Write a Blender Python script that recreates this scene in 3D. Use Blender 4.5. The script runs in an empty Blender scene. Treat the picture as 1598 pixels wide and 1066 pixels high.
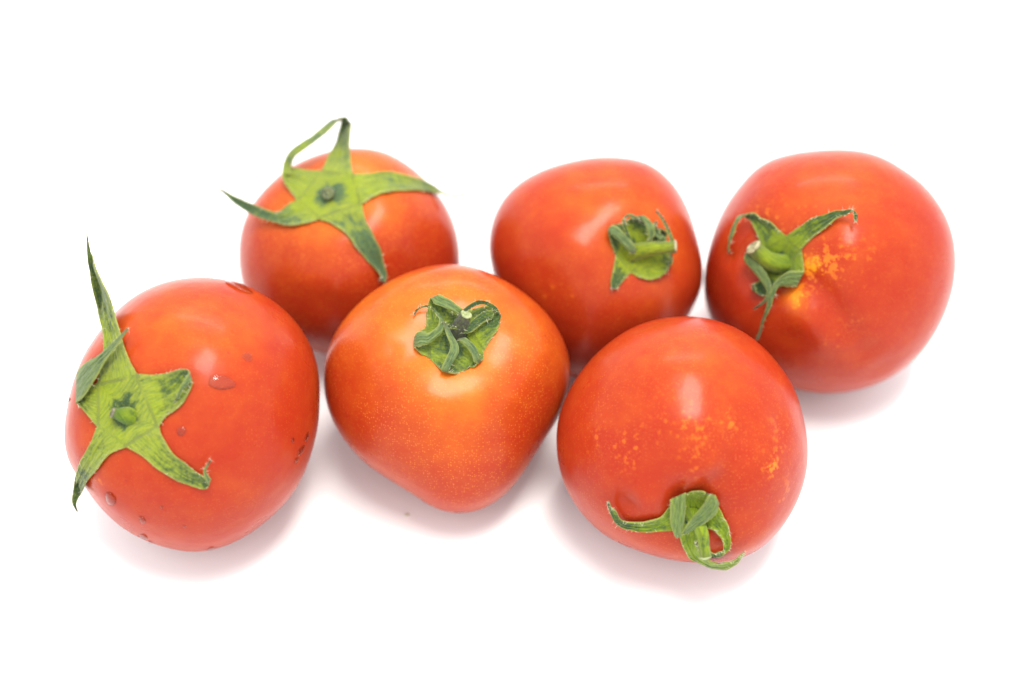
import bpy, bmesh, math, random
import numpy as np
random.seed(4); RNG = np.random.default_rng(4)

# ------------------------------------------------------------------ camera
W_PX, H_PX = 1598.0, 1066.0
LENS = 60.0
F_PX = LENS/36.0*W_PX
PITCH = math.radians(50.0)
CAM = np.array([0.0, 0.0, 0.372])
FWD = np.array([0.0, math.cos(PITCH), -math.sin(PITCH)])
RIGHT = np.array([1.0, 0.0, 0.0])
UP = np.array([0.0, math.sin(PITCH), math.cos(PITCH)])
sc = bpy.context.scene
cam_d = bpy.data.cameras.new('camera'); cam = bpy.data.objects.new('camera', cam_d)
sc.collection.objects.link(cam); sc.camera = cam
cam_d.lens = LENS; cam_d.sensor_width = 36.0
cam_d.clip_start = 0.01; cam_d.clip_end = 50
cam.location = CAM; cam.rotation_euler = (math.pi/2-PITCH, 0, 0)
cam_d.dof.use_dof = True
cam_d.dof.focus_distance = 0.414
cam_d.dof.aperture_fstop = 4.8
# ------------------------------------------------------------------ light
world = bpy.data.worlds.new('World'); sc.world = world; world.use_nodes = True
bg = world.node_tree.nodes['Background']
bg.inputs[0].default_value = (0.97, 0.985, 1.0, 1); bg.inputs[1].default_value = 1.08
def area(name, loc, target, sx, sy, power, col=(1, 1, 1)):
    l = bpy.data.lights.new(name, 'AREA'); l.shape = 'RECTANGLE'; l.size = sx; l.size_y = sy
    l.energy = power; l.color = col
    o = bpy.data.objects.new(name, l); sc.collection.objects.link(o)
    o.location = loc
    v = np.array(target)-np.array(loc)
    from mathutils import Vector
    o.rotation_euler = Vector(v).to_track_quat('-Z', 'Y').to_euler()
    return o
area('back_softbox', (0.10, 1.55, 1.25), (0, 0.31, 0.03), 0.95, 0.16, 4.6, (1.0, 0.95, 0.88))
area('top_softbox', (0.14, 0.24, 1.25), (0, 0.31, 0.03), 0.62, 0.34, 12.0, (1.0, 0.96, 0.90))
sc.view_settings.view_transform = 'Standard'; sc.view_settings.look = 'None'
sc.view_settings.exposure = 0.66; sc.view_settings.gamma = 1.0
sc.render.film_transparent = False

# ------------------------------------------------------------------ materials
def new_mat(name):
    m = bpy.data.materials.new(name); m.use_nodes = True
    nt = m.node_tree; nt.nodes.clear()
    out = nt.nodes.new('ShaderNodeOutputMaterial'); p = nt.nodes.new('ShaderNodeBsdfPrincipled')
    nt.links.new(p.outputs[0], out.inputs[0])
    return m, nt, p
class G:
    def __init__(s, nt): s.nt = nt
    def n(s, t, **kw):
        x = s.nt.nodes.new(t)
        for k, v in kw.items(): setattr(x, k, v)
        return x
    def l(s, a, b): s.nt.links.new(a, b)
    def val(s, sock, v):
        if hasattr(v, 'is_output') or hasattr(v, 'links'): s.l(v, sock)
        else: sock.default_value = v
    def math(s, op, a, b=0.0, c=0.0, clamp=False):
        x = s.n('ShaderNodeMath', operation=op); x.use_clamp = clamp
        s.val(x.inputs[0], a); s.val(x.inputs[1], b)
        if op in ('MULTIPLY_ADD', ): s.val(x.inputs[2], c)
        return x.outputs[0]
    def ramp(s, v, a, b, c=0.0, d=1.0):
        x = s.n('ShaderNodeMapRange'); x.interpolation_type = 'SMOOTHSTEP'
        s.val(x.inputs[0], v)
        for i, q in zip((1, 2, 3, 4), (a, b, c, d)): x.inputs[i].default_value = q
        return x.outputs[0]
    def mix(s, f, a, b):
        x = s.n('ShaderNodeMix', data_type='RGBA')
        s.val(x.inputs[0], f); s.val(x.inputs[6], a); s.val(x.inputs[7], b)
        return x.outputs[2]
    def noise(s, vec, scale, detail=3, rough=0.55):
        x = s.n('ShaderNodeTexNoise'); s.l(vec, x.inputs['Vector'])
        x.inputs['Scale'].default_value = scale; x.inputs['Detail'].default_value = detail; x.inputs['Roughness'].default_value = rough
        return x.outputs[0]
    def attr(s, name):
        x = s.n('ShaderNodeAttribute'); x.attribute_name = name
        return x.outputs['Fac']

def skin_material(red, orange, seed, fine=0.5, rough=0.28):
    m, nt, p = new_mat('tomato_skin'); g = G(nt)
    tc = g.n('ShaderNodeTexCoord').outputs['Object']
    mp = g.n('ShaderNodeMapping'); mp.inputs[1].default_value = (seed*1.7, seed*0.9, seed*2.3); g.l(tc, mp.inputs[0])
    v = mp.outputs[0]
    big = g.noise(v, 38, 3, 0.5); mid = g.noise(v, 160, 3, 0.6)
    ripe_lit = g.attr('ripe_lit'); fl = g.attr('fleck')
    t = g.math('ADD', ripe_lit, g.math('MULTIPLY', g.math('SUBTRACT', big, 0.5), 0.34))
    t = g.math('ADD', t, g.math('MULTIPLY', g.math('SUBTRACT', mid, 0.5), 0.40))
    t = g.ramp(t, 0.0, 1.0)
    col = g.mix(t, (*red, 1), (*orange, 1))
    # fine pale dots in the skin
    vo = g.n('ShaderNodeTexVoronoi'); vo.inputs['Scale'].default_value = 1900; g.l(v, vo.inputs['Vector'])
    d1 = g.ramp(vo.outputs['Distance'], 0.15, 0.50, 1, 0)
    wn = g.n('ShaderNodeSeparateColor'); g.l(vo.outputs['Color'], wn.inputs[0])
    sel = g.ramp(wn.outputs[0], 0.25, 0.9)
    pn = g.ramp(g.noise(v, 60, 2), 0.25, 0.6, 0.25, 1.0)
    f1 = g.math('MULTIPLY', g.math('MULTIPLY', d1, sel), g.math('MULTIPLY', pn, fine))
    col = g.mix(g.math('MULTIPLY', f1, 0.6), col, (0.70, 0.222, 0.033, 1))
    # larger yellow flecks in patches
    vo2 = g.n('ShaderNodeTexVoronoi'); vo2.inputs['Scale'].default_value = 560; vo2.inputs['Randomness'].default_value = 1
    dist = g.n('ShaderNodeVectorMath', operation='ADD')
    nz = g.n('ShaderNodeTexNoise'); nz.inputs['Scale'].default_value = 700; g.l(v, nz.inputs['Vector'])
    sca = g.n('ShaderNodeVectorMath', operation='SCALE'); g.l(nz.outputs['Color'], sca.inputs[0]); sca.inputs['Scale'].default_value = 0.0012
    g.l(v, dist.inputs[0]); g.l(sca.outputs[0], dist.inputs[1]); g.l(dist.outputs[0], vo2.inputs['Vector'])
    w2 = g.n('ShaderNodeSeparateColor'); g.l(vo2.outputs['Color'], w2.inputs[0])
    dd = g.ramp(vo2.outputs['Distance'], 0.15, 0.42, 1, 0)
    pick = g.ramp(g.math('ADD', g.math('MULTIPLY', w2.outputs[1], 0.6), g.math('MULTIPLY', g.noise(v, 240, 2), 0.8)), 0.62, 0.85)
    nn = g.math('ADD', g.math('MULTIPLY', g.noise(v, 620, 3, 0.65), 0.62), g.math('MULTIPLY', g.noise(v, 190, 2, 0.5), 0.38))
    spk = g.ramp(g.math('ADD', nn, g.math('MULTIPLY', fl, 0.10)), 0.595, 0.665)
    f2 = g.math('MULTIPLY', g.math('MAXIMUM', g.math('MULTIPLY', dd, pick), spk), fl, clamp=True)
    col = g.mix(g.math('MULTIPLY', f2, 0.62), col, (0.74, 0.222, 0.015, 1))
    # yellow ground under the densest flecks
    f3 = g.ramp(g.math('ADD', g.math('MULTIPLY', fl, 0.42), g.math('MULTIPLY', g.noise(v, 900, 4, 0.75), 1.1)), 0.98, 1.22)
    col = g.mix(g.math('MULTIPLY', f3, 0.7), col, (0.70, 0.311, 0.007, 1))
    # rare dark pores
    vo3 = g.n('ShaderNodeTexVoronoi'); vo3.inputs['Scale'].default_value = 210; g.l(v, vo3.inputs['Vector'])
    w3 = g.n('ShaderNodeSeparateColor'); g.l(vo3.outputs['Color'], w3.inputs[0])
    pk = g.math('MULTIPLY', g.ramp(vo3.outputs['Distance'], 0.04, 0.10, 1, 0), g.ramp(w3.outputs[2], 0.90, 0.93))
    col = g.mix(g.math('MULTIPLY', pk, 0.6), col, (0.25, 0.02, 0.01, 1))
    g.l(col, p.inputs['Base Color'])
    rr = g.math('ADD', rough-0.06, g.math('MULTIPLY', g.noise(v, 90, 3), 0.14))
    g.l(rr, p.inputs['Roughness'])
    p.inputs['IOR'].default_value = 1.42
    p.inputs['Subsurface Weight'].default_value = 0.25
    p.inputs['Subsurface Radius'].default_value = (1.0, 0.25, 0.08)
    p.inputs['Subsurface Scale'].default_value = 0.004
    p.inputs['Specular IOR Level'].default_value = 0.18; p.inputs['Coat Weight'].default_value = 0.05; p.inputs['Coat Roughness'].default_value = 0.12
    b1 = g.n('ShaderNodeBump'); b1.inputs['Strength'].default_value = 0.5; b1.inputs['Distance'].default_value = 0.0009
    g.l(g.noise(v, 95, 2, 0.5), b1.inputs['Height'])
    b2 = g.n('ShaderNodeBump'); b2.inputs['Strength'].default_value = 0.10; b2.inputs['Distance'].default_value = 0.0002
    g.l(g.noise(v, 1400, 3, 0.6), b2.inputs['Height']); g.l(b1.outputs[0], b2.inputs['Normal'])
    g.l(b2.outputs[0], p.inputs['Normal'])
    return m

def leaf_material(seed, light=(0.209, 0.263, 0.047), dark=(0.028, 0.062, 0.018), darkness=0.0):
    m, nt, p = new_mat('calyx_green'); g = G(nt)
    tc = g.n('ShaderNodeTexCoord').outputs['Object']
    mp = g.n('ShaderNodeMapping'); mp.inputs[1].default_value = (seed*3.1, seed*1.3, seed); g.l(tc, mp.inputs[0]); v = mp.outputs[0]
    uv = g.n('ShaderNodeUVMap'); uv.uv_map = 'UVMap'
    ms = g.n('ShaderNodeMapping'); ms.inputs[3].default_value = (2600, 260, 1); g.l(uv.outputs[0], ms.inputs[0])
    fib = g.noise(ms.outputs[0], 1.0, 3, 0.6)
    mk = g.n('ShaderNodeMapping'); mk.inputs[3].default_value = (1500, 210, 1); g.l(uv.outputs[0], mk.inputs[0])
    pat = g.math('ADD', g.math('MULTIPLY', g.noise(v, 230, 3, 0.6), 0.36), g.math('ADD', g.math('MULTIPLY', g.noise(v, 760, 4, 0.7), 0.32), g.math('MULTIPLY', g.noise(mk.outputs[0], 1.0, 4, 0.65), 0.32))); fine = g.noise(v, 1900, 3, 0.65)
    edge = g.attr('edge'); dk = g.attr('dark')
    t = g.math('ADD', g.math('MULTIPLY', pat, 1.0), g.math('MULTIPLY', dk, 0.55))
    t = g.math('ADD', t, darkness)
    f = g.ramp(t, 0.53, 0.70)
    f = g.math('MULTIPLY', f, g.ramp(fine, 0.25, 0.55, 0.45, 1.0))
    base = g.mix(g.ramp(fib, 0.34, 0.62), (light[0]*0.66, light[1]*0.74, light[2]*0.7, 1), (light[0]*1.28, light[1]*1.18, light[2]*0.8, 1))
    base = g.mix(g.ramp(g.noise(v, 120, 2), 0.42, 0.7, 0, 0.6), base, (0.24, 0.30, 0.015, 1))
    col = g.mix(f, base, (*dark, 1))
    gr = g.ramp(g.noise(v, 520, 4, 0.7), 0.60, 0.78, 0, 0.55)
    col = g.mix(gr, col, (0.16, 0.175, 0.10, 1))
    col = g.mix(g.math('MULTIPLY', g.attr('under'), 0.62), col, g.mix(g.ramp(g.math('ADD', fib, g.math('SUBTRACT', pat, 0.5)), 0.35, 0.62), (0.055, 0.095, 0.040, 1), (0.18, 0.235, 0.08, 1)))
    col = g.mix(g.math('MULTIPLY', edge, 0.55), col, (0.32, 0.34, 0.08, 1))
    tip = g.attr('tip')
    col = g.mix(g.math('MULTIPLY', tip, 0.75), col, (0.085, 0.075, 0.045, 1))
    hs = g.n('ShaderNodeHueSaturation'); hs.inputs['Saturation'].default_value = 1.08; hs.inputs['Value'].default_value = 0.86; g.l(col, hs.inputs['Color'])
    g.l(hs.outputs[0], p.inputs['Base Color'])
    p.inputs['Roughness'].default_value = 0.62
    p.inputs['Specular IOR Level'].default_value = 0.3
    p.inputs['Sheen Weight'].default_value = 0.12
    p.inputs['Subsurface Weight'].default_value = 0.12; p.inputs['Subsurface Radius'].default_value = (0.5, 0.8, 0.1); p.inputs['Subsurface Scale'].default_value = 0.0008
    b = g.n('ShaderNodeBump'); b.inputs['Strength'].default_value = 0.9; b.inputs['Distance'].default_value = 0.0005
    g.l(g.math('ADD', fib, g.math('MULTIPLY', g.noise(v, 900, 4, 0.7), 0.9)), b.inputs['Height']); g.l(b.outputs[0], p.inputs['Normal'])
    return m
def plain_material(name, a, b, scale, rough=0.6):
    m, nt, p = new_mat(name); g = G(nt)
    tc = g.n('ShaderNodeTexCoord').outputs['Object']
    g.l(g.mix(g.ramp(g.noise(tc, scale, 4, 0.65), 0.35, 0.65), (*a, 1), (*b, 1)), p.inputs['Base Color'])
    p.inputs['Roughness'].default_value = rough
    bb = g.n('ShaderNodeBump'); bb.inputs['Strength'].default_value = 0.5; bb.inputs['Distance'].default_value = 0.0003
    g.l(g.noise(tc, scale*1.5, 3), bb.inputs['Height']); g.l(bb.outputs[0], p.inputs['Normal'])
    return m

# ------------------------------------------------------------------ the white table
def table():
    m, nt, p = new_mat('white_paper'); g = G(nt)
    tc = g.n('ShaderNodeTexCoord').outputs['Object']
    g.l(g.mix(g.noise(tc, 3, 2), (0.86, 0.855, 0.86, 1), (0.88, 0.88, 0.88, 1)), p.inputs['Base Color'])
    p.inputs['Roughness'].default_value = 0.55; p.inputs['Specular IOR Level'].default_value = 0.3
    b = g.n('ShaderNodeBump'); b.inputs['Strength'].default_value = 0.05; b.inputs['Distance'].default_value = 0.0002
    g.l(g.noise(tc, 900, 3), b.inputs['Height']); g.l(b.outputs[0], p.inputs['Normal'])
    me = bpy.data.meshes.new('table_top')
    n = 12; xs = np.linspace(-2.5, 2.5, n)
    V = [(x, y+0.5, 0) for y in xs for x in xs]
    Fs = [(j*n+i, j*n+i+1, (j+1)*n+i+1, (j+1)*n+i) for j in range(n-1) for i in range(n-1)]
    me.from_pydata(V, [], Fs); me.materials.append(m)
    o = bpy.data.objects.new('table_top', me); sc.collection.objects.link(o); o['kind'] = 'structure'
table()

# ------------------------------------------------------------------ fruit geometry
def ray(u, v):
    d = FWD + RIGHT*((u-W_PX/2)/F_PX) + UP*(-(v-H_PX/2)/F_PX)
    return d/np.linalg.norm(d)
OUTLINES = {
 'T1': [(302,431),(250,442),(204,466),(178,489),(157,515),(137,541),(121,577),(106,628),(99,680),(106,721),(132,757),(157,793),(199,830),(250,853),(307,863),(364,848),(415,814),(462,763),(487,701),(499,618),(497,572),(482,530),(456,494),(415,461),(369,439)],
 'T2': [(560,230),(598,235),(631,252),(665,280),(695,317),(712,355),(719,400),(712,450),(690,495),(652,530),(610,550),(560,560),(505,552),(455,535),(412,502),(388,470),(376,437),(372,392),(378,351),(395,317),(421,287),(451,261),(485,244),(522,233)],
 'T3': [(711,410),(744,416),(777,431),(822,458),(860,493),(882,530),(893,567),(887,613),(872,650),(851,683),(827,720),(802,757),(777,782),(748,797),(711,803),(678,794),(645,770),(604,745),(563,716),(534,683),(515,650),(505,609),(505,567),(515,530),(538,493),(571,460),(608,435),(653,417),(682,411)],
 'T4': [(954,244),(990,247),(1018,256),(1043,277),(1061,298),(1078,330),(1093,370),(1105,412),(1105,448),(1086,484),(1055,525),(1012,562),(960,586),(905,592),(858,572),(818,535),(788,482),(770,427),(763,398),(762,373),(770,338),(786,309),(811,284),(847,265),(890,252),(925,245)],
 'T5': [(1328,233),(1369,241),(1410,264),(1443,288),(1472,326),(1489,367),(1493,408),(1487,458),(1472,499),(1447,540),(1410,577),(1369,600),(1328,611),(1286,614),(1245,608),(1198,590),(1150,560),(1115,520),(1093,478),(1089,455),(1090,430),(1101,383),(1115,346),(1134,313),(1158,284),(1187,255),(1224,241),(1266,235),(1295,233)],
 'T6': [(1078,493),(1120,500),(1154,514),(1188,538),(1217,571),(1239,605),(1251,643),(1260,690),(1260,732),(1249,774),(1226,816),(1196,850),(1162,871),(1120,880),(1078,877),(1036,871),(994,858),(951,840),(913,808),(888,774),(871,728),(868,690),(871,652),(888,609),(913,571),(947,538),(989,510),(1032,497)],
}
class Fruit:
    """star-shaped body: its own outline, depth, stem hollow, ribs and dents"""
    def __init__(s, key, kc, bumps=(), stem=None, cav=(0, 1, 0, 1, 1), lobes=(), push=()):
        o = np.array(OUTLINES[key], float)
        cx = (o[:, 0].min()+o[:, 0].max())/2; cy = (o[:, 1].min()+o[:, 1].max())/2
        d0 = ray(cx, cy); s.d0 = d0
        w = -d0; x = np.cross(UP, w); x /= np.linalg.norm(x); y = np.cross(w, x)
        s.F = np.array([x, y, w]); ph = []; S = []
        for (u, v) in o:
            d = ray(u, v); c = s.F@(d*np.dot(d, d0)-d0)
            ph.append(math.atan2(c[1], c[0])); S.append(np.hypot(c[0], c[1]))
        ph = np.array(ph); S = np.array(S); i = np.argsort(ph); ph = ph[i]; S = S[i]
        gq = np.linspace(-math.pi, math.pi, 361); s.tab_g = gq
        T = np.interp(gq, np.r_[ph-2*math.pi, ph, ph+2*math.pi], np.r_[S, S, S])[:-1]
        k = np.exp(-0.5*(np.arange(-12, 13)/5.0)**2); k /= k.sum()
        T2 = np.convolve(np.r_[T[-12:], T, T[:12]], k, 'valid'); s.tab = np.r_[T2, T2[0]]
        s.R = s.tab.mean(); s.kc = kc; s.px = s.R*F_PX
        rg = np.random.default_rng(sum(map(ord, key))); s.und = []
        for q in range(22):
            kv = rg.normal(0, 1, 3); kv *= rg.uniform(3.5, 13.0)/np.linalg.norm(kv); s.und.append((kv, 0.016/np.linalg.norm(kv)**1.15, rg.uniform(0, 6.28)))
        s.bumps = []; s.push = []; s.stemdir = None; s.cav = cav; s.lobes = lobes
        s.D = 1.0; s.C = CAM+d0
        for b in bumps: s.bumps.append((s.dir_at(b[0], b[1]), b[2]/s.px, b[3]/s.px))
        if stem:
            s.stemdir = s.dir_at(*stem)
            a = s.stemdir; t = np.cross(a, [0, 1, 0.3]); t /= np.linalg.norm(t); s.sx = t; s.sy = np.cross(a, t)
        s.ground()
    def r(s, d):
        ph = np.arctan2(d[:, 1], d[:, 0]); S = np.interp(ph, s.tab_g, s.tab)
        sin2 = np.clip(d[:, 0]**2+d[:, 1]**2, 0, 1)
        Se = s.R+(S-s.R)*np.sqrt(sin2); c = s.R*s.kc
        r = 1/np.sqrt(sin2/Se**2+d[:, 2]**2/c**2)
        keep = 1-sin2**8; m = np.ones(len(d))
        for (b, sg, am) in s.bumps:
            m += am*np.exp(-0.5*(np.arccos(np.clip(d@b, -1, 1))/sg)**2)*keep
        for (b, sg, am) in s.push:
            m += am*np.exp(-0.5*(np.arccos(np.clip(d@b, -1, 1))/sg)**2)
        for (kv, am, phs) in s.und: m += am*np.sin(d@kv+phs)*(1-0.75*sin2**4)
        if s.stemdir is not None:
            ps = np.arccos(np.clip(d@s.stemdir, -1, 1)); az = np.arctan2(d@s.sy, d@s.sx)
            A, w, B, w2, w3 = s.cav; lo = np.zeros(len(d))
            for (n, am, phs) in s.lobes: lo += am*np.cos(n*az+phs)
            m += -A*np.exp(-(ps/w)**2)+keep*(B*np.exp(-((ps-w2)/w3)**2)+lo*np.sin(np.clip(ps*1.6, 0, math.pi/2))**2*np.exp(-(ps/1.2)**2)*1.6)
        return r*m
    def f(s, p):
        q = p-s.C; L = np.linalg.norm(q, axis=1)
        return L-s.r((q/L[:, None])@s.F.T)*s.D
    def dir_at(s, u, v):
        q = s.point(u, v, 0.0)-s.C; q /= np.linalg.norm(q); return s.F@q
    def point(s, u, v, h):
        return s.points([(u, v, h)])[0]
    def points(s, uvh):
        """points on the lines of sight, h above the skin (in photo pixels of this fruit)"""
        uvh = np.asarray(uvh, float); n = len(uvh); m = 140
        d = np.array([ray(a, b) for a, b, _ in uvh]); R = s.R*s.D
        tc = d@(s.C-CAM)
        ts = np.linspace(-2.0*R, 0.2*R, m)[None, :]+tc[:, None]
        P = CAM+ts[:, :, None]*d[:, None, :]
        fv = s.f(P.reshape(-1, 3)).reshape(n, m)-uvh[:, 2:3]*s.D/F_PX
        out = np.empty((n, 3))
        for i in range(n):
            neg = np.where(fv[i] <= 0)[0]
            if len(neg) == 0:
                j = int(np.argmin(fv[i])); t = ts[i, j]
                if 0 < j < m-1:
                    a, b, c = fv[i, j-1], fv[i, j], fv[i, j+1]; t += 0.5*(a-c)/(a-2*b+c+1e-15)*(ts[i, 1]-ts[i, 0])
            else:
                j = neg[0]; t = ts[i, j] if j == 0 else ts[i, j-1]+(ts[i, j]-ts[i, j-1])*fv[i, j-1]/(fv[i, j-1]-fv[i, j])
            out[i] = CAM+t*d[i]
        return out
    def px2m(s, p): return p*s.D/F_PX
    def ground(s):
        n = 20000; i = np.arange(n)+.5; z = 1-2*i/n; a = i*math.pi*(1+5**.5)
        q = np.c_[np.cos(a)*np.sqrt(1-z*z), np.sin(a)*np.sqrt(1-z*z), z]
        P = (s.F.T@q.T).T*s.r(q)[:, None]; k = P[:, 2].min()
        s.D = CAM[2]/-(s.d0[2]+k); s.C = CAM+s.d0*s.D; s.pts = s.C+P*s.D

FR = {
 'T1': Fruit('T1', 0.95, stem=(192,642), cav=(0.10, 0.34, 0.012, 0.75, 0.3), lobes=((5, 0.008, 0.4), (3, 0.006, 1.2)),
             bumps=((250,545,18,-3), (330,470,60,1.5), (290,610,26,-2))),
 'T2': Fruit('T2', 0.88, stem=(513,303), cav=(0.10, 0.40, 0.010, 0.8, 0.25), lobes=((5, 0.010, 1.9), (4, 0.007, 0.2)),
             bumps=((480,438,20,4), (520,442,20,5), (600,345,30,4), (560,395,16,-4), (575,275,25,3))),
 'T3': Fruit('T3', 0.84, stem=(714,515), cav=(0.17, 0.40, 0.030, 0.74, 0.20), lobes=((6, 0.008, 0.6), (3, 0.010, 2.0)),
             bumps=((610,545,12,-2.5), (605,520,14,1.5), (700,632,26,2.5), (560,500,26,-2))),
 'T4': Fruit('T4', 0.92, stem=(992,392), cav=(0.09, 0.30, 0.010, 0.62, 0.22), lobes=((5, 0.008, 0.9), (3, 0.008, 0.1)),
             bumps=((872,292,30,2.5), (872,368,26,3), (915,330,18,-1), (861,447,5,0.8), (850,463,3,0.6), (893,462,3,0.6))),
 'T5': Fruit('T5', 0.92, stem=(1212,420), cav=(0.14, 0.30, 0.014, 0.62, 0.22), lobes=((5, 0.009, 0.9), (3, 0.008, 2.4)),
             bumps=((1268,440,14,-5), (1290,464,15,-6), (1308,490,16,-6.5), (1328,518,17,-6.5), (1350,548,19,-6), (1372,575,20,-4), (1235,490,22,5), (1262,503,18,6.5), (1288,532,18,4), (1350,470,26,2), (1135,400,9,-6), (1155,398,9,-3), (1150,445,20,4), (1330,385,32,3), (1300,280,40,2))),
 'T6': Fruit('T6', 0.93, stem=(1084,800), cav=(0.16, 0.28, 0.016, 0.62, 0.25), lobes=((5, 0.010, 0.9), (3, 0.006, 0.4)),
             bumps=((1128,750,18,-9), (1140,715,15,-5), (1150,680,16,-4), (1156,640,18,-3), (1112,725,14,4), (1215,660,16,-3), (1005,655,22,3), (1050,652,22,2.5), (1100,655,22,3), (1030,690,24,-2), (1085,690,24,-2), (978,785,15,-11), (1015,785,20,4), (1088,745,18,3), (1150,680,26,-3), (1085,705,34,1.5), (1030,585,30,2), (1090,580,30,2))),
}
# neighbours that lean on each other are pressed in slightly where they touch
def press():
    keys = list(FR)
    for it in range(4):
        worst = 0
        for i, a in enumerate(keys):
            for b in keys[i+1:]:
                A, B = FR[a], FR[b]
                if np.linalg.norm(A.C-B.C) > 0.09: continue
                fa = B.f(A.pts); k = int(np.argmin(fa)); pen = -fa[k]
                if pen > 0.0001:
                    worst = max(worst, pen); p = A.pts[k]
                    for X in (A, B):
                        q = p-X.C; q /= np.linalg.norm(q)
                        X.push.append((X.F@q, 0.42, -(pen*0.55)/(X.R*X.D)))
        print('PRESS', it, round(worst*1000, 2))
        for X in FR.values(): X.ground()
press()
for k, X in FR.items(): print('depth', round(float((X.C+X.F.T@X.stemdir*X.R*X.D-CAM)@FWD),4), k, 'diam mm', round(X.R*X.D*2000, 1), 'dist', round(X.D, 3), np.round(X.C, 3))

# ------------------------------------------------------------------ builders
def link_mesh(name, V, F, mat, parent, base, smooth=True, attrs=None, normals=None, uvs=None):
    me = bpy.data.meshes.new(name)
    me.from_pydata([tuple(p) for p in (np.asarray(V)-base)], [], [tuple(int(i) for i in f) for f in F])
    me.materials.append(mat)
    if smooth: me.polygons.foreach_set('use_smooth', [True]*len(me.polygons))
    for k, a in (attrs or {}).items():
        at = me.attributes.new(k, 'FLOAT', 'POINT'); at.data.foreach_set('value', np.asarray(a, np.float32))
    if uvs is not None:
        ul = me.uv_layers.new(name='UVMap')
        li = np.empty(len(me.loops), np.int32); me.loops.foreach_get('vertex_index', li)
        ul.data.foreach_set('uv', np.asarray(uvs, np.float32)[li].ravel())
    me.update()
    if normals is not None: me.normals_split_custom_set([tuple(n) for n in normals])
    o = bpy.data.objects.new(name, me); sc.collection.objects.link(o)
    if parent: o.parent = parent
    return o

ICO = None
def ico():
    global ICO
    if ICO is None:
        bm = bmesh.new(); bmesh.ops.create_icosphere(bm, subdivisions=7, radius=1.0)
        ICO = (np.array([v.co[:] for v in bm.verts]), np.array([[v.index for v in f.verts] for f in bm.faces])); bm.free()
        ICO[0][:] /= np.linalg.norm(ICO[0], axis=1)[:, None]
    return ICO
def blob(X, spots):
    """pattern strength on the skin from soft patches given by place, size, strength"""
    d = ico()[0]; out = np.zeros(len(d))
    for (u, v, sg, am) in spots:
        b = X.dir_at(u, v); out += am*np.exp(-0.5*(np.arccos(np.clip(d@b, -1, 1))/(sg/X.px))**2)
    return out
def make_skin(X, root, base, mat, ripe_prof, ripe_lit_spots, fleck_spots):
    d, F = ico(); r = X.r(d)*X.D
    V = X.C+(d@X.F)*r[:, None]
    ps = np.arccos(np.clip(d@X.stemdir, -1, 1))
    a, w, c = ripe_prof
    ripe_lit = c+a*np.exp(-(ps/w)**2)+blob(X, ripe_lit_spots)  # own ripeness, plus light on the tops painted in as orange
    return link_mesh('skin', V, F, mat, root, base, attrs={'ripe_lit': ripe_lit, 'fleck': np.clip(blob(X, fleck_spots), 0, 1.4)})

def crom(P, t):
    """Catmull-Rom through the rows of P at parameter t"""
    P = np.asarray(P, float); n = len(P); i = min(int(t), n-2); f = t-i
    p0 = P[i-1] if i > 0 else 2*P[0]-P[1]; p1 = P[i]; p2 = P[i+1]; p3 = P[i+2] if i+2 < n else 2*P[-1]-P[-2]
    return 0.5*((2*p1)+(-p0+p2)*f+(2*p0-5*p1+4*p2-p3)*f*f+(-p0+3*p1-3*p2+p3)*f**3)
def smooth_noise(n, amp, k=3):
    a = RNG.normal(0, 1, n+8*k); kk = np.exp(-0.5*(np.arange(-2*k, 2*k+1)/k)**2); kk /= np.sqrt((kk**2).sum())
    return np.convolve(a, kk, 'same')[4*k:4*k+n]*amp
NX = 13; SUB = 8
def ribbon_grid(X, st, cup, wob):
    rows = []; n = (len(st)-1)*SUB+1
    S = np.array([[a[0], a[1], a[2], b[0], b[1], b[2]] for a, b in st], float)
    jit = [smooth_noise(n, wob, 2) for _ in range(6)]
    for k in range(n):
        t = k/SUB; q = crom(S, t).copy()
        fade = min(1.0, k/9.0); fade = fade*fade*(3-2*fade)
        for c in range(6): q[c] += jit[c][k]*fade*(1.0 if c in (2, 5) else 0.6)
        wd = math.hypot(q[0]-q[3], q[1]-q[4])
        for j in range(NX):
            s = j/(NX-1); row = q[:3]*(1-s)+q[3:]*s
            row[2] += 0.85*math.sin(s*19+1.2*math.sin(k*0.13))*fade*min(1, wd/16)
            row[2] += (cup*min(wd, 26)*(1-(2*s-1)**2)-0.035*min(wd, 26)*math.exp(-((s-0.5)/0.10)**2))*fade
            if min(q[2], q[5]) >= 1.6: row[2] = max(row[2], 1.6)
            rows.append(row)
    return X.points(rows).reshape(n, NX, 3)
def shell(name, V, F, nrm, boundary, th, mat, parent, base, attrs, uvs):
    """closed thin leaf piece: upper side, under side and rim (rim only on true edges)"""
    used = sorted({i for f in F for i in f}); mp = {g: k for k, g in enumerate(used)}; n = len(used)
    P = V[used]; N = nrm[used]; VV = np.r_[P, P-N*th]
    FF = []; LN = []
    for f in F:
        a = [mp[i] for i in f]
        FF.append(a); LN += [nrm[i] for i in f]
        FF.append([i+n for i in reversed(a)]); LN += [-nrm[i] for i in reversed(f)]
    fs = {}
    for f in F:
        for i in range(len(f)): fs[(f[i], f[(i+1) % len(f)])] = 1
    for (a, b) in fs:
        if frozenset((a, b)) in boundary:
            q = [mp[a], mp[a]+n, mp[b]+n, mp[b]]
            e = V[b]-V[a]; nn = np.cross(e, nrm[a]); L = np.linalg.norm(nn)
            if L < 1e-12: continue
            nn /= L; FF.append(q); LN += [nn]*4
    at = {k: np.r_[v[used], v[used]] for k, v in attrs.items()}; at['under'] = np.r_[np.zeros(n), np.ones(n)]
    return link_mesh(name, VV, FF, mat, parent, base, attrs=at, normals=LN, uvs=np.r_[uvs[used], uvs[used]])
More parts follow.
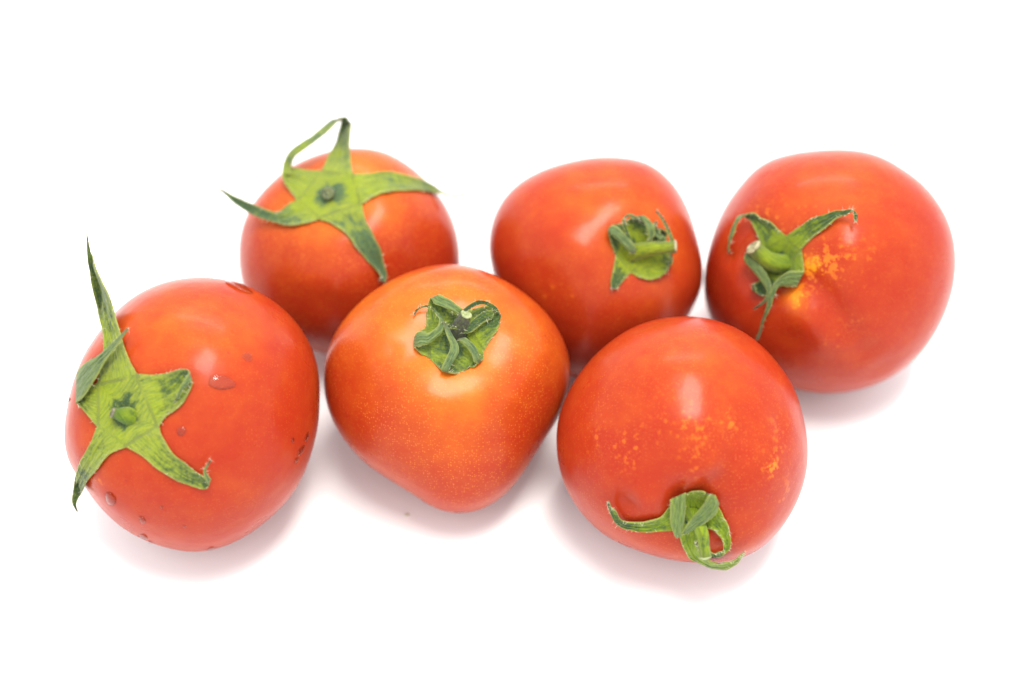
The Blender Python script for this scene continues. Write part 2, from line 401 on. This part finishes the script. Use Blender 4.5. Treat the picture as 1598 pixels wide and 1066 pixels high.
def make_calyx(X, root, base, mat, center, sepals, extras=(), th=1.8, labels=None):
    """sepals: list of dict(st=[((u,v,h),(u,v,h)),...], cup=, dark=) ; roots run valley to valley in order"""
    V = []; F = []; grp = []; edge = []; dark = []; tip = []; uv = []
    def add(P, e, dk, tp, w):
        i0 = len(V); V.extend(P); edge.extend(e); dark.extend(dk); tip.extend(tp); uv.extend(w); return i0
    K = 9; roots = []
    grids = []
    for sp in sepals: grids.append(ribbon_grid(X, sp['st'], sp.get('cup', -0.06), sp.get('wob', 0.8)))
    # sepals first, remembering their root rows
    def add_ribbon(gi, sp, g):
        n = g.shape[0]; L = np.r_[0, np.cumsum(np.linalg.norm(np.diff(g[:, NX//2], axis=0), axis=1))]
        e = []; dk = []; tp = []; w = []
        for k in range(n):
            wid = np.linalg.norm(g[k, 0]-g[k, -1])
            for j in range(NX):
                s = abs(2*j/(NX-1)-1)
                e.append((1.0 if s > 0.99 else (0.35 if s > 0.7 else 0.0))*min(1, k/6+0.3)); f = k/(n-1)
                dk.append((sp.get('dark', 0.1)+0.08)*f**0.7+sp.get('dk0', 0)); tp.append(max(0, (f-0.86)/0.14)*sp.get('tipd', 0.8)); w.append((wid*(j/(NX-1)-0.5), L[k]))
        i0 = add(g.reshape(-1, 3), e, dk, tp, w)
        for k in range(n-1):
            for j in range(NX-1):
                a = i0+k*NX+j; F.append((a, a+1, a+NX+1, a+NX)); grp.append(gi)
        return [i0+j for j in range(NX)]
    for gi, (sp, g) in enumerate(zip(sepals, grids)): roots.append(add_ribbon(gi+1, sp, g))
    # disc: rings from the centre out to the roots; adjacent roots share their valley vertex
    merge = {}
    for i in range(len(roots)):
        a = roots[i][-1]; b = roots[(i+1) % len(roots)][0]; merge[b] = a
    for q in merge: V[q] = V[merge[q]]
    F = [tuple(merge.get(i, i) for i in f) for f in F]
    per = []
    for rt in roots: per += [merge.get(i, i) for i in rt[:-1]]
    perim_px = []
    for sp in sepals:
        a, b = np.array(sp['st'][0][0], float), np.array(sp['st'][0][1], float)
        for j in range(NX-1): perim_px.append(a+(b-a)*j/(NX-1))
    perim_px = np.array(perim_px); c = np.array(center, float); m = len(per)
    rows = []
    for k in range(1, K):
        f = k/K
        for q in perim_px: rows.append(c+(q-c)*f)
    P = X.points(rows); cp = X.points([center])
    ic = add(cp, [0], [1.0], [0], [(0, 0)])
    def duv(k, i): a = 2*math.pi*i/m; return (0.0008*math.cos(a)*k, 0.0008*math.sin(a)*k)
    i0 = add(P, [0]*len(P), [1.1*math.exp(-((1+q//m)/3.6)**2)*(0.72+0.42*math.sin(2*math.pi*3*(q%m)/m+center[0])*math.sin(2*math.pi*(q%m)/m+1)+0.2*math.sin(2*math.pi*7*(q%m)/m)) for q in range(len(P))], [0]*len(P), [duv(1+q//m, q % m) for q in range(len(P))])  # colour darkens toward the stem: shade of the hollow painted into the disc
    for i in range(m): F.append((ic, i0+i, i0+(i+1) % m)); grp.append(0)
    for k in range(K-2):
        for i in range(m):
            a = i0+k*m+i; b = i0+k*m+(i+1) % m; F.append((a, a+m, b+m, b)); grp.append(0)
    for i in range(m):
        a = i0+(K-2)*m+i; b = i0+(K-2)*m+(i+1) % m; F.append((a, per[i], per[(i+1) % m], b)); grp.append(0)
    for q, sp in enumerate(extras):
        g = ribbon_grid(X, sp['st'], sp.get('cup', -0.05), sp.get('wob', 0.4)); add_ribbon(len(sepals)+1+q, sp, g)
    V = np.array(V); NV = len(V)
    # consistent facing: per group, face away from the fruit at the root
    F2 = []; C = X.C
    grp = np.array(grp)
    for gi in range(grp.max()+1):
        ids = [i for i in range(len(F)) if grp[i] == gi]; sgn = 0
        for i in ids[:40]:
            f = F[i]; nn = np.cross(V[f[1]]-V[f[0]], V[f[2]]-V[f[0]]); sgn += np.dot(nn, V[f[0]]-C)
        for i in ids: F2.append((i, F[i] if sgn > 0 else tuple(reversed(F[i]))))
    F2.sort(); F = [f for _, f in F2]
    nrm = np.zeros((NV, 3)); cnt = {}
    for f in F:
        p = V[list(f)]; nn = np.cross(p[1]-p[0], p[2]-p[0])
        if len(f) == 4: nn = nn+np.cross(p[2]-p[0], p[3]-p[0])
        for i in f: nrm[i] += nn
        for i in range(len(f)): e = frozenset((f[i], f[(i+1) % len(f)])); cnt[e] = cnt.get(e, 0)+1
    L = np.linalg.norm(nrm, axis=1); L[L < 1e-15] = 1; nrm /= L[:, None]
    bound = {e for e, c2 in cnt.items() if c2 == 1}
    at = {'edge': np.array(edge, float), 'dark': np.array(dark, float), 'tip': np.array(tip, float)}
    uvs = np.array(uv); t = X.px2m(th)
    def piece(name, gi, par):
        return shell(name, V, [f for f, q in zip(F, grp) if q == gi], nrm, bound, t, mat, par, base, at, uvs)
    cal = piece('calyx', 0, root)
    for gi in range(1, grp.max()+1): piece('sepal', gi, cal)
    # short fine hairs along the sepal edges
    hv = []; hf = []
    for e in bound:
        a, b = tuple(e)
        if RNG.random() > 0.38: continue
        p = V[a]; dr = nrm[a]*RNG.uniform(-0.2, 1.0)+RNG.normal(0, 0.8, 3); dr /= np.linalg.norm(dr)
        ln = X.px2m(RNG.uniform(2.0, 8.0)); w = X.px2m(0.30)
        t1 = np.cross(dr, [0.3, 0.2, 0.9]); t1 /= np.linalg.norm(t1); t2 = np.cross(dr, t1)
        i0 = len(hv); hv += [p+t1*w, p-t1*w*0.5+t2*w, p-t1*w*0.5-t2*w, p+dr*ln+nrm[a]*ln*0.2]
        hf += [(i0, i0+1, i0+3), (i0+1, i0+2, i0+3), (i0+2, i0, i0+3)]
    h = link_mesh('fine_hairs', hv, hf, MAT['hair'], cal, base, smooth=False); h['kind'] = 'stuff'
    return cal

def tube(X, pts, sides=18, sub=6, ridge=0.06, roundtip=False):
    Q = np.array([[*X.point(u, v, h), X.px2m(r)] for (u, v, h, r) in pts])
    n = (len(Q)-1)*sub+1; C = np.array([crom(Q, k/sub) for k in range(n)])
    V = []; F = []; T = np.gradient(C[:, :3], axis=0); T /= np.linalg.norm(T, axis=1)[:, None]
    a = np.cross(T[0], [0.2, 0.9, 0.3]); a /= np.linalg.norm(a); L = 0; uv = []
    for k in range(n):
        a = a-T[k]*np.dot(a, T[k]); a /= np.linalg.norm(a); b = np.cross(T[k], a)
        if k: L += np.linalg.norm(C[k, :3]-C[k-1, :3])
        for j in range(sides):
            th = 2*math.pi*j/sides; rr = C[k, 3]*(1+ridge*math.cos(5*th+k*0.05)+ridge*0.5*math.sin(3*th+1))
            V.append(C[k, :3]+(a*math.cos(th)+b*math.sin(th))*rr); uv.append((C[k, 3]*th, L))
    for k in range(n-1):
        for j in range(sides):
            q = k*sides; F.append((q+j, q+(j+1) % sides, q+sides+(j+1) % sides, q+sides+j))
    return np.array(V), F, np.array(uv), (C[-1], T[-1], a, np.cross(T[-1], a))
def make_stem(X, root, base, mat, pts, scar='scar', lip=1.12, dark=0.0, sides=18):
    V, F, uv, (c, t, a, b) = tube(X, pts, sides)
    z = np.zeros(len(V)); f = np.arange(len(V))//sides/(len(V)/sides)
    st = link_mesh('stem', V, F, mat, root, base, attrs={'edge': z, 'dark': z+dark, 'tip': np.clip((f-0.72)/0.28, 0, 1)*0.7}, uvs=uv)
    # cut end: a raised ring with a sunken middle
    r = c[3]; prof = [(1.0, -0.02), (lip, 0.05), (lip*1.0, 0.28), (0.86, 0.42), (0.62, 0.30), (0.45, 0.10), (0.30, 0.14), (0.0, 0.22)]
    V = []; F = []
    for (q, hh) in prof:
        for j in range(sides):
            th = 2*math.pi*j/sides; k = q*r*(1+0.05*math.sin(3*th+q*4)+0.04*math.sin(7*th))
            V.append(c[:3]+(a*math.cos(th)+b*math.sin(th))*k+t*hh*r*(1+0.15*math.sin(2*th+1)))
    for k in range(len(prof)-1):
        for j in range(sides):
            q = k*sides; F.append((q+j, q+(j+1) % sides, q+sides+(j+1) % sides, q+sides+j))
    link_mesh('cut_end', V, F, MAT[scar], st, base)
    return st
def make_drop(X, root, base, u, v, a, b, ang, h, irr=0.18):
    n = 28; K = 8; ph = RNG.uniform(0, 6.28, 3); V = []; F = []; rows = []
    h = h*0.8
    for k in range(K+1):
        q = math.cos(k/K*math.pi/2); z = h*math.sin(k/K*math.pi/2)**0.9
        for j in range(n):
            t = 2*math.pi*j/n; rr = 1+irr*(math.sin(2*t+ph[0])*0.5+math.sin(3*t+ph[1])*0.4+math.sin(5*t+ph[2])*0.25)
            x = a*q*rr*math.cos(t); y = b*q*rr*math.sin(t)
            rows.append((u+x*math.cos(ang)-y*math.sin(ang), v+x*math.sin(ang)+y*math.cos(ang), z-0.25))
    V = X.points(rows)
    for k in range(K):
        for j in range(n):
            q = k*n; F.append((q+j, q+(j+1) % n, q+n+(j+1) % n, q+n+j))
    tot = sum(np.dot(np.cross(V[f[1]]-V[f[0]], V[f[2]]-V[f[0]]), V[f[0]]-X.C) for f in F)
    if tot < 0: F = [tuple(reversed(f)) for f in F]
    link_mesh('water_droplet', V, F, MAT['water'], root, base)

MAT = {}
MAT['hair'] = plain_material('pale_hairs', (0.55, 0.50, 0.34), (0.62, 0.60, 0.42), 50)
MAT['scar'] = plain_material('dry_tan_end', (0.15, 0.12, 0.06), (0.36, 0.33, 0.18), 700)
MAT['scar_dark'] = plain_material('dry_dark_end', (0.05, 0.045, 0.035), (0.20, 0.17, 0.10), 800)
MAT['scar_green'] = plain_material('olive_end', (0.045, 0.06, 0.022), (0.14, 0.16, 0.06), 800)
MAT['scar_pale'] = plain_material('pale_green_end', (0.20, 0.24, 0.09), (0.34, 0.37, 0.18), 600)
m, nt, p = new_mat('water'); p.inputs['Base Color'].default_value = (1, 1, 1, 1); p.inputs['Transmission Weight'].default_value = 1
p.inputs['Roughness'].default_value = 0.0; p.inputs['IOR'].default_value = 1.33
g = G(nt); tr = g.n('ShaderNodeBsdfTransparent'); gl = g.n('ShaderNodeBsdfGlossy'); gl.inputs['Roughness'].default_value = 0.015
fr = g.n('ShaderNodeFresnel'); fr.inputs['IOR'].default_value = 1.36
mx1 = g.n('ShaderNodeMixShader'); g.l(fr.outputs[0], mx1.inputs[0]); g.l(tr.outputs[0], mx1.inputs[1]); g.l(gl.outputs[0], mx1.inputs[2])
mx2 = g.n('ShaderNodeMixShader'); mx2.inputs[0].default_value = 0.15; g.l(mx1.outputs[0], mx2.inputs[1]); g.l(p.outputs[0], mx2.inputs[2])
g.l(mx2.outputs[0], [n for n in nt.nodes if n.type == 'OUTPUT_MATERIAL'][0].inputs[0])
MAT['water'] = m

def S(*st): return [((*a, ), (*b, )) for a, b in st]
TOM = {}
def tomato(key, label):
    X = FR[key]; o = bpy.data.objects.new('tomato', None); sc.collection.objects.link(o)
    base = np.array([X.C[0], X.C[1], 0.0]); o.location = base; o.empty_display_size = 0.02
    o['label'] = label; o['category'] = 'tomato'; o['group'] = 'loose red tomatoes on the white table'
    TOM[key] = o; return X, o, base
RED = (0.32, 0.0225, 0.0065); ORG = (0.58, 0.145, 0.012)

# ---------------- front left tomato, droplets, open calyx
X, o, b = tomato('T1', 'red tomato at far left with water droplets and wide open calyx, one sepal sticking up')
make_skin(X, o, b, skin_material(RED, ORG, 1, 0.25), (0.1, 0.6, 0.14), [(310,490,80,0.22)], [(150,750,8,0.9), (313,812,4,0.5)])  # the wide spot paints overhead light on the top as orange
A, B, C_, D, E = (213,583,5), (248,665,5), (197,698,5), (151,666,5), (151,598,5)
gm = leaf_material(1)
make_calyx(X, o, b, gm, (193,642,4), [
  dict(st=S((E, A), ((160,560,5),(198,556,5)), ((161,523,9),(186,520,9)), ((152,484,22),(176,486,20)), ((144,450,42),(168,461,38)), ((140,425,62),(155,434,60)), ((136,398,84),(144,403,84)), ((134,366,110),(136,366,110))), cup=-0.12, dark=0.25),
  dict(st=S((A, B), ((241,585,5),(258,650,5)), ((262,582,6),(279,635,6)), ((281,576,8),(294,612,7)), ((293,578,13),(299,597,12)), ((292,586,18),(297,596,18)), ((284,600,19),(289,604,19)), ((275,618,15),(279,620,15)), ((273,628,12),(275,629,12))), cup=-0.10, dark=0.5),
  dict(st=S((B, C_), ((253,683,5),(221,711,5)), ((272,711,5),(246,731,5)), ((293,727,6),(275,748,6)), ((311,739,6),(299,759,5)), ((322,746,10),(318,764,8)), ((329,748,16),(324,757,13)), ((322,735,20),(317,736,20)), ((329,718,24),(327,717,24))), cup=-0.11, dark=0.3),
  dict(st=S((C_, D), ((170,708,5),(142,688,5)), ((153,728,6),(128,714,6)), ((139,747,6),(119,739,6)), ((129,765,9),(114,762,9)), ((119,784,14),(113,785,14)), ((122,799,18),(120,798,18))), cup=-0.11, dark=0.3),
  dict(st=S((D, E), ((138,650,6),(138,604,6)), ((126,636,8),(128,598,7)), ((120,628,14),(121,588,12)), ((131,620,20),(125,576,17)), ((148,594,22),(136,566,20)), ((162,567,21),(151,556,20)), ((183,540,20),(176,534,20)), ((201,514,22),(199,513,22))), cup=0.03, dark=0.35, dk0=0.05, wob=0.3)])
make_stem(X, o, b, leaf_material(11, light=(0.080, 0.150, 0.016), darkness=-0.04), [(207,652,-8,15), (202,650,2,14.5), (193,648,9,12), (184,646,15,9), (177,644,19,7.5)], scar='scar_dark', lip=1.0, dark=0.15)
for (u, v, a, c, ang, h) in ((345,597,20,12,0.05,4.5), (283,673,8,7,0.4,2.2), (172,779,7,11,-0.3,5), (222,812,4.5,6,-0.4,2.5), (224,838,6,4,0.5,2.5), (233,849,5,4,0,3.5),
      (386,557,9,6,0.6,1.6), (372,446,22,6,0.42,5), (457,687,3,4,0,2), (470,703,3.5,9,0.5,2), (479,682,3,7,0.3,2), (330,857,6,3,0,2.5), (128,551,3,6,0.5,2.5), (105,623,3,5,0.2,3.5), (463,718,2.5,5,0.6,1.8),
      (252,792,2.5,2.5,0,1.2), (288,822,3,2,0,1.2), (142,562,2.5,4,0.5,1.6)):
    make_drop(X, o, b, u, v, a, c, ang, h)

# ---------------- back left tomato, open calyx seen from above
X, o, b = tomato('T2', 'orange red tomato at back left, calyx spread open with long sepals past its edges')
make_skin(X, o, b, skin_material(RED, ORG, 2, 0.7), (0.50, 0.66, 0.10), [(590,270,70,0.30)], [(585,372,5,0.4)])
A, B, C_, D, E = (552,271,5), (565,318,5), (498,342,5), (463,312,5), (502,266,5)
gm = leaf_material(2, dark=(0.05, 0.10, 0.045))
make_calyx(X, o, b, gm, (513,303,4), [
  dict(st=S((E, A), ((511,246,5),(547,255,5)), ((522,223,12),(545,234,12)), ((528,202,26),(545,212,26)), ((531,190,40),(547,194,38)), ((530,185,48),(543,184,48)), ((528,184,50),(533,186,50))), cup=-0.10, dark=0.35, tipd=0.5),
  dict(st=S((A, B), ((577,270,6),(578,309,6)), ((601,267,5),(593,301,6)), ((627,270,5),(614,297,6)), ((656,278,5),(642,296,6)), ((677,288,7),(668,297,6)), ((693,300,12),(691,303,12)), ((712,304,24),(712,306.8,24)), ((728,300.5,38),(728,302.5,38))), cup=-0.11, dark=0.2),
  dict(st=S((B, C_), ((569,341,5),(519,349,5)), ((580,362,5),(538,362,5)), ((593,388,6),(556,385,6)), ((599,412,5),(572,404,5)), ((604,430,8),(590,424,8)), ((601,440,12),(595,434,12)), ((593,436,14),(594,433,14))), cup=-0.11, dark=0.6),
  dict(st=S((C_, D), ((472,349,5),(451,318,5)), ((447,350,8),(434,331,9)), ((425,346,12),(421,330,16)), ((395,336,20),(401,322,22)), ((369,321,36),(379,312,36)), ((354,306,50),(357,302,50)), ((342,296,62),(342,295,62))), cup=-0.06, dark=0.5),
  dict(st=S((D, E), ((455,301,5),(479,265,5)), ((446,288,9),(453,261,9)), ((440,273,15),(452,273,14)), ((442,254,22),(454,259,20)), ((451,236,34),(461,244,33)), ((468,223,42),(476,231,42)), ((487,211,46),(493,219,46)), ((505,196,48),(511,205,48)), ((517,186,50),(523,193,50)), ((530,184,52),(531,186,52))), cup=0.04, dark=0.25, wob=0.3)])
make_stem(X, o, b, gm, [(514,304,-8,13), (513,303,2,12), (513,302,10,10.5), (512,302,16,9)], scar='scar_green', lip=1.0, dark=0.3)

# ---------------- middle front tomato, yellow shoulders, crumpled calyx
X, o, b = tomato('T3', 'heart shaped orange tomato in the front middle with yellow shoulders and a crumpled calyx')
make_skin(X, o, b, skin_material((0.34, 0.023, 0.006), (0.58, 0.155, 0.012), 3, 0.8), (0.66, 0.62, 0.20), [(720,600,34,0.22), (560,480,60,0.25), (700,690,50,0.15)], [])
gm = leaf_material(3, light=(0.173, 0.238, 0.032), darkness=0.06)
V0, V1, V2, V3, V4 = (665,511,2), (668,557,2), (724,578,2), (756,546,2), (720,486,3)
make_calyx(X, o, b, gm, (710,520,1.5), [
  dict(st=S((V4, V0), ((708,478,3),(666,494,3)), ((698,467,8),(668,478,6)), ((686,461,14),(672,468,14)), ((690,462,20),(680,475,20)), ((704,470,24),(697,482,24)), ((720,482,25),(713,489,25)), ((724,489,22),(721,491,22))), cup=-0.04, dark=0.15),
  dict(st=S((V0, V1), ((655,517,4),(656,550,4)), ((648,526,10),(648,540,10)), ((652,519,17),(654,541,18)), ((668,521,22),(668,536,22)), ((682,512,25),(687,520,25)), ((686,500,25),(691,503,25)), ((680,490,22),(684,490,22)), ((670,478,18),(671,480,18)), ((655,478,13),(655,480,13)), ((645,491,8),(646,492,8))), cup=0.05, dark=0.3),
  dict(st=S((V1, V2), ((680,569,3),(716,581,2)), ((691,578,7),(706,582,7)), ((689,575,14),(700,578,14)), ((699,556,20),(711,560,20)), ((704,540,24),(715,543,24)), ((698,524,27),(705,521,27)), ((690,503,27),(692,502,27))), cup=0.08, dark=0.7, dk0=0.05),
  dict(st=S((V2, V3), ((734,573,3),(753,558,3)), ((743,568,7),(751,561,7)), ((740,562,14),(748,556,14)), ((732,546,18),(741,541,18)), ((722,534,22),(728,529,22)), ((716,530,22),(717,529,22))), cup=0.08, dark=0.7, dk0=0.05),
  dict(st=S((V3, V4), ((767,528,3),(745,480,5)), ((775,515,6),(763,478,10)), ((781,501,10),(773,483,16)), ((781,491,16),(776,487,20)), ((772,477,24),(768,482,20)), ((752,469,30),(751,475,25)), ((733,475,33),(736,480,29)), ((717,490,30),(719,492,29))), cup=0.04, dark=0.35),
  ], extras=[dict(st=S(((772,482,14),(770,497,12)), ((755,486,18),(757,502,16)), ((740,497,20),(746,510,18)), ((728,509,20),(733,519,18)), ((720,518,16),(722,521,16))), cup=0.10, dark=0.4, dk0=0.1),
             dict(st=S(((690,503,20),(693,507,20)), ((700,508,22),(701,512,22)), ((712,510,22),(712,513,22)), ((724,512,20),(724,515,20))), cup=0.1, dark=0.5, dk0=0.2)])
make_stem(X, o, b, leaf_material(13, light=(0.072, 0.094, 0.036), dark=(0.05, 0.05, 0.035), darkness=0.25), [(714,524,-6,13), (717,514,8,12), (722,502,20,11), (727,492,30,8.5)], scar='scar_pale', lip=1.05, dark=0.5)

# ---------------- back middle tomato
X, o, b = tomato('T4', 'red tomato in the middle of the back row, small curled calyx with stem pointing right')
make_skin(X, o, b, skin_material(RED, ORG, 4, 0.35), (0.16, 0.8, 0.10), [(920,290,80,0.16), (862,448,2.5,0.35), (850,463,2,0.45), (893,462,2,0.4)], [])  # first spot: lit top put into the colour; small ones are pale marks
gm = leaf_material(4, light=(0.202, 0.259, 0.022), darkness=0.04)
Vpq, Vqt, Vts, Vsr, Vrp = (985,426,2), (1038,384,2), (1014,366,2), (976,352,2), (961,398,2)
make_calyx(X, o, b, gm, (990,392,1.5), [
  dict(st=S((Vrp, Vpq), ((959,415,2),(977,433,2)), ((956,430,3),(970,440,3)), ((953,446,6),(963,449,5)), ((954,449,7),(961,451,7))), cup=-0.03, dark=0.3, tipd=0.3),
  dict(st=S((Vpq, Vqt), ((999,433,3),(1048,396,4)), ((1015,436,6),(1049,402,10)), ((1031,431,11),(1048,408,16)), ((1042,420,18),(1045,413,20)), ((1048,404,25),(1045,406,25)), ((1050,390,31),(1047,392,31)), ((1050,376,34),(1048,378,34)), ((1042,352,34),(1040,354,34)), ((1025,329,30),(1025,330,30))), cup=-0.12, dark=0.25),
  dict(st=S((Vqt, Vts), ((1041,366,5),(1022,358,5)), ((1036,360,10),(1024,358,10)), ((1030,359,16),(1022,360,16)), ((1030,366,20),(1021,366,20)), ((1040,372,23),(1030,374,22)), ((1024,358,20),(1022,360,20)), ((1026,346,18),(1023,345,18))), cup=-0.1, dark=0.5, dk0=0.15),
  dict(st=S((Vts, Vsr), ((1016,350,6),(979,344,6)), ((1010,341,12),(986,340,12)), ((1002,338,19),(992,339,19)), ((1008,340,24),(1000,341,24)), ((1018,352,27),(1009,354,27)), ((1020,368,26),(1011,372,26)), ((1016,380,22),(1013,381,22))), cup=-0.14, dark=0.5, dk0=0.1),
  dict(st=S((Vsr, Vrp), ((966,349,4),(953,376,4)), ((956,352,8),(950,362,8)), ((951,357,14),(951,362,14)), ((962,354,20),(955,366,20)), ((976,368,22),(969,380,22)), ((988,382,23),(978,390,23)), ((992,392,20),(986,396,20))), cup=0.1, dark=0.5, dk0=0.15),
  ], extras=[dict(st=S(((990,388,18),(984,390,18)), ((985,372,23),(979,375,23)), ((977,352,26),(973,354,26)), ((976,341,26),(973,342,26)), ((983,335,26),(983,337,26)), ((996,341,24),(995,343,24))), cup=0.1, dark=0.5, dk0=0.2)])
make_stem(X, o, b, gm, [(982,397,-4,13), (996,392,10,12.5), (1014,388,22,10.5), (1035,386,32,9), (1052,385,38,9)], scar='scar', lip=1.12)

# ---------------- back right tomato
X, o, b = tomato('T5', 'large red tomato at far right with yellow flecks around its thick bent stem')
make_skin(X, o, b, skin_material(RED, ORG, 5, 0.3), (0.12, 0.5, 0.10), [(1325,280,80,0.22), (1240,462,14,0.7), (1262,410,8,0.6)],  # wide first spot is a painted lit top; the others are yellow skin
          [(1243,463,15,1.3), (1262,415,14,1.1), (1290,410,26,0.7), (1190,340,24,0.6), (1165,420,12,0.6), (1294,535,11,0.7), (1262,345,30,0.35), (1340,400,30,0.3), (1330,500,14,0.4)])
gm = leaf_material(5, light=(0.144, 0.209, 0.022), darkness=0.03)
V1, V2, V3, V4, V5 = (1226,368,4), (1250,390,3), (1212,442,3), (1188,428,3), (1190,390,4)
make_calyx(X, o, b, gm, (1216,416,1.5), [
  dict(st=S((V5, V1), ((1182,368,5),(1213,358,5)), ((1174,351,8),(1201,346,8)), ((1165,340,12),(1187,341,13)), ((1157,337,17),(1173,334,19)), ((1148,345,22),(1154,344,24)), ((1140,364,22),(1144,366,24)), ((1136,382,18),(1138,383,18)), ((1137,394,13),(1140,396,13))), cup=-0.06, dark=0.4),
  dict(st=S((V1, V2), ((1249,353,6),(1261,375,4)), ((1271,340,10),(1278,362,6)), ((1299,330,14),(1302,342,12)), ((1318,327,18),(1318,335,16)), ((1330,327,22),(1330,331,22)), ((1336,333,24),(1333,336,24)), ((1337,346,20),(1335,347,20))), cup=-0.05, dark=0.45),
  dict(st=S((V2, V3), ((1254,412,4),(1218,446,6)), ((1254,422,8),(1240,447,9)), ((1250,424,16),(1238,446,14)), ((1236,424,20),(1228,446,18)), ((1219,432,21),(1218,446,20)), ((1206,448,19),(1211,456,18)), ((1200,470,15),(1205,474,15)), ((1190,500,11),(1193,502,11)), ((1181,528,9),(1184,529,9))), cup=0.12, dark=0.3),
  dict(st=S((V3, V4), ((1206,452,3),(1186,438,3)), ((1199,459,5),(1176,445,6)), ((1190,461,10),(1174,452,10)), ((1182,457,16),(1174,447,16)), ((1180,448,18),(1176,441,18))), cup=-0.15, dark=0.5, dk0=0.25, tipd=0.2),
  dict(st=S((V4, V5), ((1176,420,10),(1176,398,12)), ((1164,410,22),(1164,396,24)), ((1163,402,28),(1170,396,28)), ((1167,412,26),(1177,404,28)), ((1184,432,22),(1194,424,22)), ((1197,452,18),(1204,446,18)), ((1193,468,14),(1199,466,14)), ((1176,483,8),(1178,484,8))), cup=0.1, dark=0.3)])
make_stem(X, o, b, gm, [(1226,410,-6,16), (1214,411,6,14.5), (1198,405,18,13), (1186,396,27,12), (1177,387,34,11.5)], scar='scar', lip=1.08)

# ---------------- front right tomato
X, o, b = tomato('T6', 'front right red tomato with yellow flecks, curled calyx and stem low on its near side')
make_skin(X, o, b, skin_material(RED, ORG, 6, 0.35), (0.0, 0.7, 0.12), [(1060,560,85,0.22)],  # the wide spot puts light falling on the top into the colour
          [(1140,655,14,0.7), (1095,668,20,0.45), (1040,650,22,0.2), (1000,700,22,0.25), (1205,728,15,0.95), (1065,645,26,0.3), (975,700,24,0.45), (1085,720,20,0.45), (1215,680,26,0.4), (1225,770,20,0.4), (930,690,16,0.45)])
gm = leaf_material(6, light=(0.187, 0.274, 0.022))
V1, V2, V3, V4, V5 = (1046,790,4), (1066,774,4), (1118,786,4), (1100,824,4), (1052,828,4)
make_calyx(X, o, b, gm, (1083,800,1.5), [
  dict(st=S((V1, V2), ((1046,782,8),(1070,771,8)), ((1047,782,14),(1071,772,14)), ((1047,800,19),(1069,797,19)), ((1049,820,22),(1066,820,22)), ((1054,836,22),(1062,834,22)), ((1060,836,20),(1064,832,20))), cup=0.12, dark=0.2, tipd=0.0),
  dict(st=S((V2, V3), ((1080,768,8),(1116,774,8)), ((1098,769,15),(1121,784,13)), ((1106,774,21),(1121,794,18)), ((1098,788,24),(1112,806,22)), ((1084,804,25),(1096,818,24)), ((1072,819,25),(1078,830,24)), ((1066,830,22),(1068,833,22))), cup=0.10, dark=0.3, tipd=0.2),
  dict(st=S((V3, V4), ((1127,804,7),(1106,824,7)), ((1136,822,10),(1117,829,10)), ((1140,840,13),(1128,843,13)), ((1139,855,16),(1129,857,16)), ((1130,866,19),(1124,861,19)), ((1117,870,22),(1114,865,22)), ((1103,862,25),(1104,859,25)), ((1084,848,26),(1086,847,26))), cup=-0.12, dark=0.3),
  dict(st=S((V4, V5), ((1092,838,7),(1060,835,7)), ((1088,850,9),(1068,856,8)), ((1091,862,11),(1079,872,9)), ((1102,873,13),(1096,882,11)), ((1117,879,16),(1114,889,14)), ((1131,880,20),(1132,889,19)), ((1146,874,24),(1149,879,24)), ((1156,866,28),(1159,868,28)), ((1161,861,30),(1162,861,30))), cup=-0.15, dark=0.15),
  dict(st=S((V5, V1), ((1028,830,6),(1031,808,6)), ((1003,831,8),(1010,815,7)), ((980,828,10),(988,817,9)), ((963,820,13),(971,813,13)), ((954,806,17),(961,799,18)), ((950,795,20),(953,792,21)), ((948,784,22),(949,783,22))), cup=-0.12, dark=0.3)])
make_stem(X, o, b, gm, [(1080,800,-6,14), (1086,812,8,12), (1096,832,20,9.5), (1099,852,28,8.2), (1101,868,34,8.5)], scar='scar_pale', lip=1.1, dark=0.1)

# ---------------- crumb on the table
def crumb(u, v, r, label):
    d = ray(u, v); p = CAM+d*(CAM[2]/-d[2]); p[2] = 0
    bm = bmesh.new(); bmesh.ops.create_icosphere(bm, subdivisions=2, radius=r)
    for q in bm.verts:
        q.co *= 1+random.uniform(-0.25, 0.25); q.co.z = q.co.z*0.45+r*0.35; q.co.x *= 1.3
    me = bpy.data.meshes.new('crumb'); bm.to_mesh(me); bm.free()
    me.polygons.foreach_set('use_smooth', [True]*len(me.polygons))
    me.materials.append(plain_material('crumb_tan', (0.55, 0.50, 0.38), (0.68, 0.62, 0.45), 900))
    ob = bpy.data.objects.new('crumb', me); sc.collection.objects.link(ob); ob.location = p
    ob['label'] = label; ob['category'] = 'crumb'
crumb(635, 804, 0.0005, 'tiny pale tan crumb on the white table below the front middle tomato')
